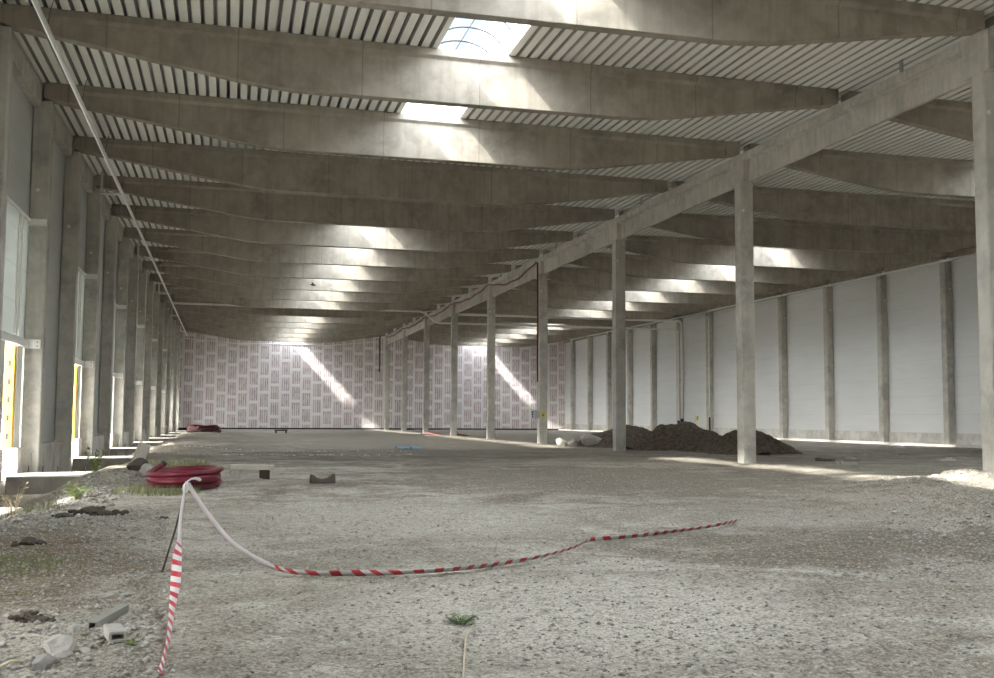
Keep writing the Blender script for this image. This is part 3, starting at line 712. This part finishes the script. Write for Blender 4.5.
def interp(keys, n):
    K = np.array(keys, float); t = np.linspace(0, len(K)-1, n); out = []
    for x in t:
        i = min(int(x), len(K)-2); f = x-i
        p0, p1, p2, p3 = K[max(i-1, 0)], K[i], K[i+1], K[min(i+2, len(K)-1)]
        out.append(.5*((2*p1)+(p2-p0)*f+(2*p0-5*p1+4*p2-p3)*f*f+(3*p1-p0-3*p2+p3)*f**3))
    return np.array(out)
def pix(x, y, d):            # point at depth Y along a picture ray, used to lay the tape
    v = F_*fpx + R_*(x-497) - U_*(y-339); t = d/v.y; return Vector((0, 0, CAMZ)) + v*t
# tape A: from the stake towards the viewer   (x, y, z, width, tilt)
ka = []
for px_, py_, d, wd, tl in ((186, 483, 10.5, .04, 1.2), (181, 515, 9.7, .045, 1.0), (179.5, 540, 9.15, .05, .8), (177, 560, 8.7, .075, .1), (175.5, 582, 8.3, .075, 0), (172.5, 605, 7.8, .05, .5), (169, 635, 7.1, .035, .9), (164, 665, 6.55, .032, 1.0), (160, 690, 6.1, .04, .7)):
    p = pix(px_, py_, d); ka.append((p.x, p.y, max(p.z, gh(p.x, p.y)+.02), wd, tl))
K = interp(ka, 90); o = ribbon('barrier_tape', K[:, :3], K[:, 3], K[:, 4], '', plain_n=24)
tag(o, 'red and white barrier tape running from the stake down towards the viewer', 'tape', 'barrier tapes')
# tape B: from the stake, sagging to the ground and off to the right
kb = []
for px_, py_, d, wd, tl in ((188, 484, 10.5, .06, 1.3), (206, 511, 10.4, .06, 1.2), (230, 540, 10.3, .065, 1.1), (254, 557, 10.15, .07, 1.0), (275, 567, 10.05, .08, .9)):
    p = pix(px_, py_, d); kb.append((p.x, p.y, max(p.z, gh(p.x, p.y)+.03), wd, tl))
for px_, py_, wd, tl in ((292, 573, .08, .75), (320, 575, .095, .6), (358, 574.5, .09, .8), (400, 574, .095, .55), (450, 571, .095, .55), (500, 565, .095, .6), (540, 558, .095, .6), (575, 548, .07, .8), (590, 541, .06, 1.0), (620, 538.5, .095, .6), (652, 535, .09, .7), (700, 529, .095, .6), (722, 525, .095, .7), (738, 522, .10, .8)):
    v = F_*fpx + R_*(px_-497) - U_*(py_-339); t = (-CAMZ+.05)/v.z; p = Vector((0, 0, CAMZ))+v*t; t = (-CAMZ+.03+gh(p.x, p.y))/v.z; p = Vector((0, 0, CAMZ))+v*t
    kb.append((p.x, p.y, p.z+.015, wd, tl))
K = interp(kb, 220); o = ribbon('barrier_tape', K[:, :3], K[:, 3], K[:, 4], '', plain_n=49)
tag(o, 'long red and white barrier tape sagging from the stake and lying across the gravel', 'tape', 'barrier tapes')
# knot and loose end on the stake top
o2 = ribbon('tape_knot', [top+Vector(v) for v in ((-.02, 0, -.05), (-.015, -.015, -.01), (.0, -.01, .02), (.03, 0, .04), (.07, 0, .045), (.105, 0, .035), (.12, 0, .02))], [.035, .04, .03, .035, .045, .045, .03], [.9, .9, .8, .6, .7, .9, 1.0], '', M['white'])
tag(o2, 'white knotted tape end sticking out from the stake top', 'tape')
o3 = MB().rock((0, 0, 0), .045, 3, 1.3, 2).build('knot', M['white'], o2, loc=tuple(top+Vector((-.02, -.01, -.05))))
# ------------------------------------------------------------------ boards, blocks and scrap on the ground
def onground(o, x, y, dz=0, rz=0, ry=0): o.location = (x, y, gh(x, y)+dz); o.rotation_euler = (0, ry, rz); return o
zb = gh(.55, 25.4)
o = MB().box(-.50, .50, -.22, .22, 0, .11).build('plank', M['wood'], bevel=.006); o.location = (.57, 25.3, zb+.20); o.rotation_euler = (0, .02, -.04); tag(o, 'pale plank lying across two blocks right of the red coil', 'plank')
for x, y, mt, lab in ((.17, 25.15, 'stone', 'small pale block under the left end of the plank'), (.85, 25.3, 'woodd', 'dark timber block under the right part of the plank')):
    o = MB().box(-.12, .12, -.1, .1, -.05, .19).build('support_block', M[mt], bevel=.01); o.location = (x, y, zb+.003); tag(o, lab, 'block', 'blocks under the plank')
s = MB(); sec = lambda x, h: [(x, -.11, 0), (x, .11, 0), (x, .09, h), (x, -.09, h)]
s.loft([sec(-.26, .14), sec(-.24, .19), sec(-.19, .17), sec(-.10, .10), (sec(0, .085)), sec(.10, .10), sec(.19, .16), sec(.24, .20), sec(.27, .13)])
onground(s.build('wood_saddle', M['woodd'], bevel=.008), 1.98, 22.7, 0, .05); tag(bpy.data.objects['wood_saddle'], 'dark wooden saddle piece with two raised ends on the open gravel', 'timber')
def hollow_bar(L, a, b, t):
    m_ = MB(); o_ = [(-a, -b), (a, -b), (a, b), (-a, b)]; i_ = [(-a+t, -b+t), (a-t, -b+t), (a-t, b-t), (-a+t, b-t)]
    vs = [(x, y, z) for y in (-L/2, L/2) for x, z in o_] + [(x, y, z) for y in (-L/2, L/2) for x, z in i_]
    fs = []
    for k in range(4):
        j = (k+1) % 4; fs += [(k, j, 4+j, 4+k), (8+k, 12+k, 12+j, 8+j), (k, 8+k, 8+j, j), (4+k, 4+j, 12+j, 12+k)]
    return m_.add(vs, fs)
o = hollow_bar(.58, .03, .03, .008).build('steel_profile', plain('dull_zinc', (.27, .27, .24), .6, .2)); onground(o, -.79, 7.93, .05, -.22); o.rotation_euler = (.03, .1, -.27); tag(o, 'grey square hollow bar lying on the gravel at lower left', 'bar')
o = hollow_bar(.30, .055, .035, .02).build('hollow_brick', M['stone'], bevel=.004); onground(o, -.69, 7.33, .045, .22); tag(o, 'short pale hollow block beside the grey bar', 'block')
big = [(-.98, 7.05, .11, 'pale flat stone below the grey bar at lower left', 'stone'), (-1.02, 6.62, .10, 'grey stone at the bottom edge left of the tape', 'stoned'), (-.93, 6.85, .05, 'small white stone between the two large stones at lower left', 'stone'),
       (-.83, 6.98, .05, 'small pale stone just below the hollow block', 'stone'), (-.98, 7.6, .06, 'pale stone touching the left end of the grey bar', 'stone'), (-1.40, 8.35, .10, 'dark clod at the left picture edge', 'clod'), (-1.28, 8.25, .07, 'smaller dark clod right beside the one at the left edge', 'clod'),
       (-.80, 9.3, .05, 'pale stone left of the tape in the middle of the gravel', 'stone'), (-.93, 9.25, .045, 'smaller pale stone beside another left of the tape', 'stone'), (-.35, 7.45, .045, 'dark stone between the hollow block and the tape', 'stoned'),
       (-1.86, 15.9, .22, 'large dark clod at the sunlit edge of the dock slope', 'clod'), (-1.58, 15.1, .17, 'second dark clod right of the large one on the dock slope', 'clod'), (-2.15, 15.4, .15, 'dark clod left of the large one on the dock slope', 'clod'),
       (-2.12, 12.6, .13, 'brown earth lump in front of the dock slope', 'clod'), (-.85, 15.0, .07, 'lone dark stone left of the stake', 'clod')]
for i, (x, y, r, lab, mt) in enumerate(big):
    mb_ = MB().rock((0, 0, 0), r*(.72 if mt == 'clod' else 1), i+11, .62, 3)
    if mt == 'clod':
        rg_ = random.Random(i)
        for j in range(16): a_ = rg_.uniform(0, 6.283); d_ = r*rg_.uniform(.5, 1.35); mb_.rock((math.cos(a_)*d_, math.sin(a_)*d_*.8, -r*.1+rg_.uniform(-.1, .25)*r), r*rg_.uniform(.12, .4), i*31+j, .7, 2)
    o = mb_.build('loose_stone' if mt != 'clod' else 'earth_clod', M[mt], loc=(x, y, gh(x, y)+r*.22)); tag(o, lab, 'stone' if mt != 'clod' else 'clod')
# slab and boulder on the earth bank
o = MB().box(-.14, .14, -.09, .09, -.1, .62).build('broken_slab', M['wood'], bevel=.03); onground(o, -2.15, 26.5, 0, .2); o.rotation_euler = (0, .35, .2); tag(o, 'broken pale slab leaning on the earth bank by the second dock platform', 'slab')
o = MB().rock((0, 0, 0), .26, 33, .8, 3).build('boulder', M['stone'], loc=(-1.72, 24.6, gh(-1.72, 24.6)+.10)); tag(o, 'rounded brown boulder touching the left side of the red coil', 'boulder')
o = MB().rock((0, 0, 0), .24, 36, .7, 3).build('boulder', M['clod'], loc=(-2.0, 25.2, gh(-2.0, 25.2)+.1)); tag(o, 'dark earthy boulder between the leaning slab and the brown boulder', 'boulder')
# scrap further back
o = MB(); a = np.linspace(-1, 1, 14); A, B = np.meshgrid(a, a); H = .06+.16*np.abs(fbm(A*1.2, B*1.2, 12, [(1.6, 1), (4, .6)]))
o.add(np.stack([A*.5, B*.8, H], -1).reshape(-1, 3), [(j*14+i, j*14+i+1, (j+1)*14+i+1, (j+1)*14+i) for j in range(13) for i in range(13)])
o = o.build('plastic_sheet', M['blue'], loc=(7.8, 46, gh(7.8, 46)), smooth=True); tag(o, 'crumpled blue plastic sheet on the ground in the middle distance', 'sheet')
pts = [(15.4+.35*i+.3*math.sin(i*1.9), 84.2-.55*i, gh(15.4+.35*i, 84.2-.55*i)+.06+.06*math.sin(i*1.3)) for i in range(9)]
K = interp(pts, 60); o = ribbon('warning_tape', K, [.22]*60, [.5+.4*math.sin(i*.4) for i in range(60)], '', M['pink']); tag(o, 'faded red tape trailing across the far ground between central columns', 'tape')
o = MB().box(-.55, .55, -.35, .35, .18, .30).box(-.5, -.36, -.35, .35, 0, .18).box(.36, .5, -.35, .35, 0, .18).build('pallet', M['woodd']); onground(o, 4.4, 92, 0, 0); tag(o, 'small dark pallet standing far back before the patterned wall', 'pallet')
for i, (x, y, mt) in enumerate(((25.3, 32.6, 'wood'), (24.5, 36.3, 'stone'), (22.7, 34.6, 'stone'), (20.6, 33.0, 'woodd'), (19.7, 30.3, 'stone'), (27.6, 38.5, 'stone'))):
    o = MB().box(-.32, .32, -.12, .12, -.03, .07).rock((.2, .1, .05), .13, i+5, .7, 2).build('scrap_piece', M[mt], loc=(x, y, gh(x, y)+.01)); o.rotation_euler = (0, 0, i*.7)
    tag(o, ('tan scrap of board on the shaded floor in front of the right wall', 'pale scrap nearest the right wall plinth', 'grey scrap on the shaded floor left of the tan board', 'dark scrap on the shaded floor right of the second column', 'pale scrap at the edge of the sunlit strip right of the second column', 'pale scrap farthest right on the shaded floor')[i], 'scrap', 'scraps on the right floor')
def gpix(x, y, dz=.01):
    v = F_*fpx + R_*(x-497) - U_*(y-339); t = -CAMZ/v.z; p = Vector((0, 0, CAMZ))+v*t; return Vector((p.x, p.y, gh(p.x, p.y)+dz))
o = MB().tube([gpix(463, 684), gpix(464, 662, .03), gpix(466, 640, .03), gpix(474, 622)], .006, 6).build('dry_straw', M['dry'], smooth=True); tag(o, 'long dry straw lying on the gravel at the bottom edge', 'straw')
o = MB().tube([gpix(-4, 669), gpix(9, 666, .03), gpix(24, 661)], .009, 6).build('dry_twig', M['dry'], smooth=True); tag(o, 'pale dry twig in the lower left corner', 'twig')
# ------------------------------------------------------------------ loose gravel nobody could count, and pale bits in lines
def gravel(name, n, sampler, smin, smax, seed, mat, label):
    r = np.random.default_rng(seed)
    base = np.array([(0,0,1),(.9,0,.1),(.28,.86,0),(-.73,.53,.1),(-.73,-.53,0),(.28,-.86,.1),(0,0,-.5)], float)
    tri = np.array([(0,1,2),(0,2,3),(0,3,4),(0,4,5),(0,5,1),(6,2,1),(6,3,2),(6,4,3),(6,5,4),(6,1,5)])
    x, y = sampler(r, n); z = ground_h(x, y)
    s = smin*(smax/smin)**(r.random(n)**2.2)
    V = base[None]*(1+.35*(r.random((n, 7, 1))-.5))*np.stack([s*(.8+.6*r.random(n)), s*(.8+.5*r.random(n)), s*(.5+.4*r.random(n))], -1)[:, None, :]
    a = r.random(n)*6.283; ca, sa = np.cos(a)[:, None], np.sin(a)[:, None]
    V = np.stack([V[:, :, 0]*ca-V[:, :, 1]*sa, V[:, :, 0]*sa+V[:, :, 1]*ca, V[:, :, 2]], -1) + np.stack([x, y, z+s*.12], -1)[:, None, :]
    F = (tri[None]+(np.arange(n)*7)[:, None, None]).reshape(-1, 3)
    me = bpy.data.meshes.new(name); me.vertices.add(n*7); me.vertices.foreach_set('co', V.reshape(-1))
    me.loops.add(F.size); me.loops.foreach_set('vertex_index', F.reshape(-1).astype(np.int32)); me.polygons.add(len(F))
    me.polygons.foreach_set('loop_start', (np.arange(len(F))*3).astype(np.int32)); me.polygons.foreach_set('loop_total', np.full(len(F), 3, np.int32)); me.update(calc_edges=True)
    me.materials.append(mat); o = bpy.data.objects.new(name, me); COL.objects.link(o); tag(o, label, 'gravel', None, 'stuff'); return o
def near(r, n):
    d = 5.0*(24/5.0)**(r.random(n)**1.25); a = -.19+r.random(n)*1.0; x = d*a; ok = x > -4.8; return np.where(ok, x, r.random(n)*3-2), d
gravel('gravel', 15000, near, .004, .024, 21, M['gravel'], 'loose grey gravel spread over the floor in the foreground')
def leftside(r, n):
    y = 5.6+r.random(n)**1.3*12; return -1.9*(y/8)**.5+r.random(n)*(1.3+.05*y)-.2, y
gravel('rubble', 6500, leftside, .005, .038, 22, M['gravel'], 'coarse rubble in the lower left corner of the floor')
def ridge(r, n):
    y = 8.5+r.random(n)*14; return 8.6+(y-10)*.62+r.normal(0, .95, n), y
gravel('gravel', 5000, ridge, .008, .05, 23, M['gravel'], 'scraped gravel ridge at the right picture edge')
def slope(r, n):
    y = 14+r.random(n)*11; return -4.8+r.random(n)*3.0, y
gravel('rubble', 3200, slope, .012, .075, 24, M['gravel'], 'pale rubble covering the sunlit dock slope')
def rows(r, n):
    x = r.random(n)*10-2.5; row = r.integers(0, 2, n); return x, np.where(row == 0, 44.4, 40.3)+r.normal(0, .08, n)
gravel('debris', 170, rows, .02, .05, 25, M['white'], 'rows of small white bits across the middle floor')
# ------------------------------------------------------------------ weeds
def weed(name, x, y, h, n, spread, mat, label, leaf=.05, up=.8):
    r = random.Random(int(x*100+y)); m_ = MB(); st = MB()
    for i in range(n):
        a = r.uniform(0, 6.283); d = Vector((math.cos(a)*spread*r.uniform(.2, 1), math.sin(a)*spread*r.uniform(.2, 1), h*r.uniform(.5, 1)))
        st.tube([(0, 0, -.03), tuple(d*.5+Vector((0, 0, h*.08))), tuple(d)], [.006, .005, .002], 5)
        for j in range(7):
            t = .25+.75*j/6; p = d*t; b = a+r.uniform(-2, 2); lf = leaf*r.uniform(.6, 1.2); q = Vector((math.cos(b), math.sin(b), up*r.uniform(.2, 1))).normalized(); w_ = q.cross(Vector((0, 0, 1))).normalized()*lf*.28
            m_.add([p, p+q*lf*.5+w_, p+q*lf, p+q*lf*.5-w_], [(0, 1, 2, 3)])
    root = empty(name, (x, y, gh(x, y))); tag(root, label, 'weed', 'weeds on the ground')
    m_.build('leaves', mat, root); st.build('stems', mat, root); return root
weed('dry_weed', -3.28, 18.0, .62, 9, .22, M['dry'], 'tall pale dry weed behind the nearest dock block', .07)
weed('green_weed', -2.55, 19.6, .30, 16, .30, M['leaf'], 'bright green weed patch at the top of the sunlit rubble', .10)
weed('green_weed', -3.05, 26.6, .62, 12, .32, M['leaf'], 'yellow green sapling in front of the second dock platform', .14)
weed('green_weed', 1.66, 7.45, .07, 12, .14, M['leafd'], 'small flat dark green weed on the open gravel', .05, .2)
weed('green_weed', -.55, 7.0, .05, 8, .06, M['leaf'], 'tiny yellow green weed left of the tape near the bottom edge', .035, .4)
def grass(x, y, h, n, spread, mat, label):
    r = random.Random(int(x*77+y*13)); m_ = MB()
    for i in range(n):
        a = r.uniform(0, 6.283); q_ = spread*math.sqrt(r.random()); bx, by = math.cos(a)*q_, math.sin(a)*q_; bz = gh(x+bx, y+by)-gh(x, y); b = r.uniform(0, 6.283); hh = h*r.uniform(.4, 1); ln = r.uniform(.1, .6)*hh; w_ = .006
        p0 = Vector((bx, by, bz-.01)); p1 = p0+Vector((math.cos(b)*ln*.4, math.sin(b)*ln*.4, hh*.6)); p2 = p0+Vector((math.cos(b)*ln, math.sin(b)*ln, hh)); sd = Vector((-math.sin(b), math.cos(b), 0))*w_
        m_.add([p0-sd, p0+sd, p1+sd*.8, p2, p1-sd*.8], [(0, 1, 2, 3, 4)])
    o = m_.build('grass_tuft', mat, loc=(x, y, gh(x, y))); tag(o, label, 'grass', None, 'stuff'); return o
grass(-2.05, 10.9, .11, 420, .75, M['grass'], 'thin grass growing at the left picture edge')
grass(-1.3, 20.9, .20, 600, .8, M['grass'], 'dark grass patch in front of the red coil')
grass(-1.5, 32.0, .22, 600, 1.0, M['grass'], 'dark grass patch behind the red coil')
grass(-3.0, 17.8, .20, 200, .5, M['grass'], 'sparse grass beside the nearest dock block')
# ------------------------------------------------------------------ bird
root = empty('bird', (3.75, 50, 7.76)); tag(root, 'small dark bird flying under the roof beams of the left bay', 'bird')
bd = MB(); sc_ = [(-.17, .004), (-.10, .022), (-.03, .035), (.05, .036), (.11, .026), (.14, .02), (.165, .006)]
bd.tube([(x, 0, .01*math.sin(x*9)) for x, r in sc_], [r for x, r in sc_], 10); bdo = bd.build('body', M['bird'], root, smooth=True)
for s in (1, -1):
    MB().add([(.06, .02*s, .01), (.05, .12*s, .07), (-.02, .27*s, .04), (-.05, .12*s, .05), (-.05, .02*s, .01), (.06, .02*s, .018), (.05, .12*s, .078), (-.02, .27*s, .044), (-.05, .12*s, .056), (-.05, .02*s, .018)],
             [(0, 1, 3, 4), (1, 2, 3), (5, 6, 8, 9), (6, 7, 8), (0, 1, 6, 5), (1, 2, 7, 6), (2, 3, 8, 7), (3, 4, 9, 8)]).build('wing', M['bird'], root)
MB().add([(-.15, 0, .01), (-.27, .05, .01), (-.22, 0, .012), (-.27, -.05, .01)], [(0, 1, 2), (0, 2, 3)]).build('tail', M['bird'], root)
root.rotation_euler = (.5, .1, .3)
# ------------------------------------------------------------------ trees in the yard
def tree(x, y, h, r, seed, label):
    rg = random.Random(seed); root = empty('tree', (x, y, -.3)); tag(root, label, 'tree', 'trees in the yard')
    MB().tube([(0, 0, 0), (.1, 0, h*.3), (0, .1, h*.7)], [.22, .16, .07], 8).build('trunk', M['woodd'], root)
    c = MB()
    for i in range(1500):
        v = Vector((rg.gauss(0, 1), rg.gauss(0, 1), rg.gauss(0, 1))).normalized()*rg.uniform(.55, 1)
        lump = 1+.18*math.sin(v.x*7+seed)+.15*math.sin(v.z*9); p = Vector((v.x*r*lump, v.y*r*lump, h*.58+v.z*h*.40*lump))
        a = Vector((rg.gauss(0, 1), rg.gauss(0, 1), rg.gauss(0, 1))).normalized()*.28; b = v.cross(a).normalized()*.2
        c.add([p-a, p+b, p+a, p-b], [(0, 1, 2, 3)])
    o = c.build('crown', M['tleaf'], root)
tree(-24, 118, 8.5, 4.0, 3, 'green tree seen through the dock door at the left edge')
tree(-32, 128, 7.5, 4.5, 5, 'second green tree behind the first beyond the dock door')
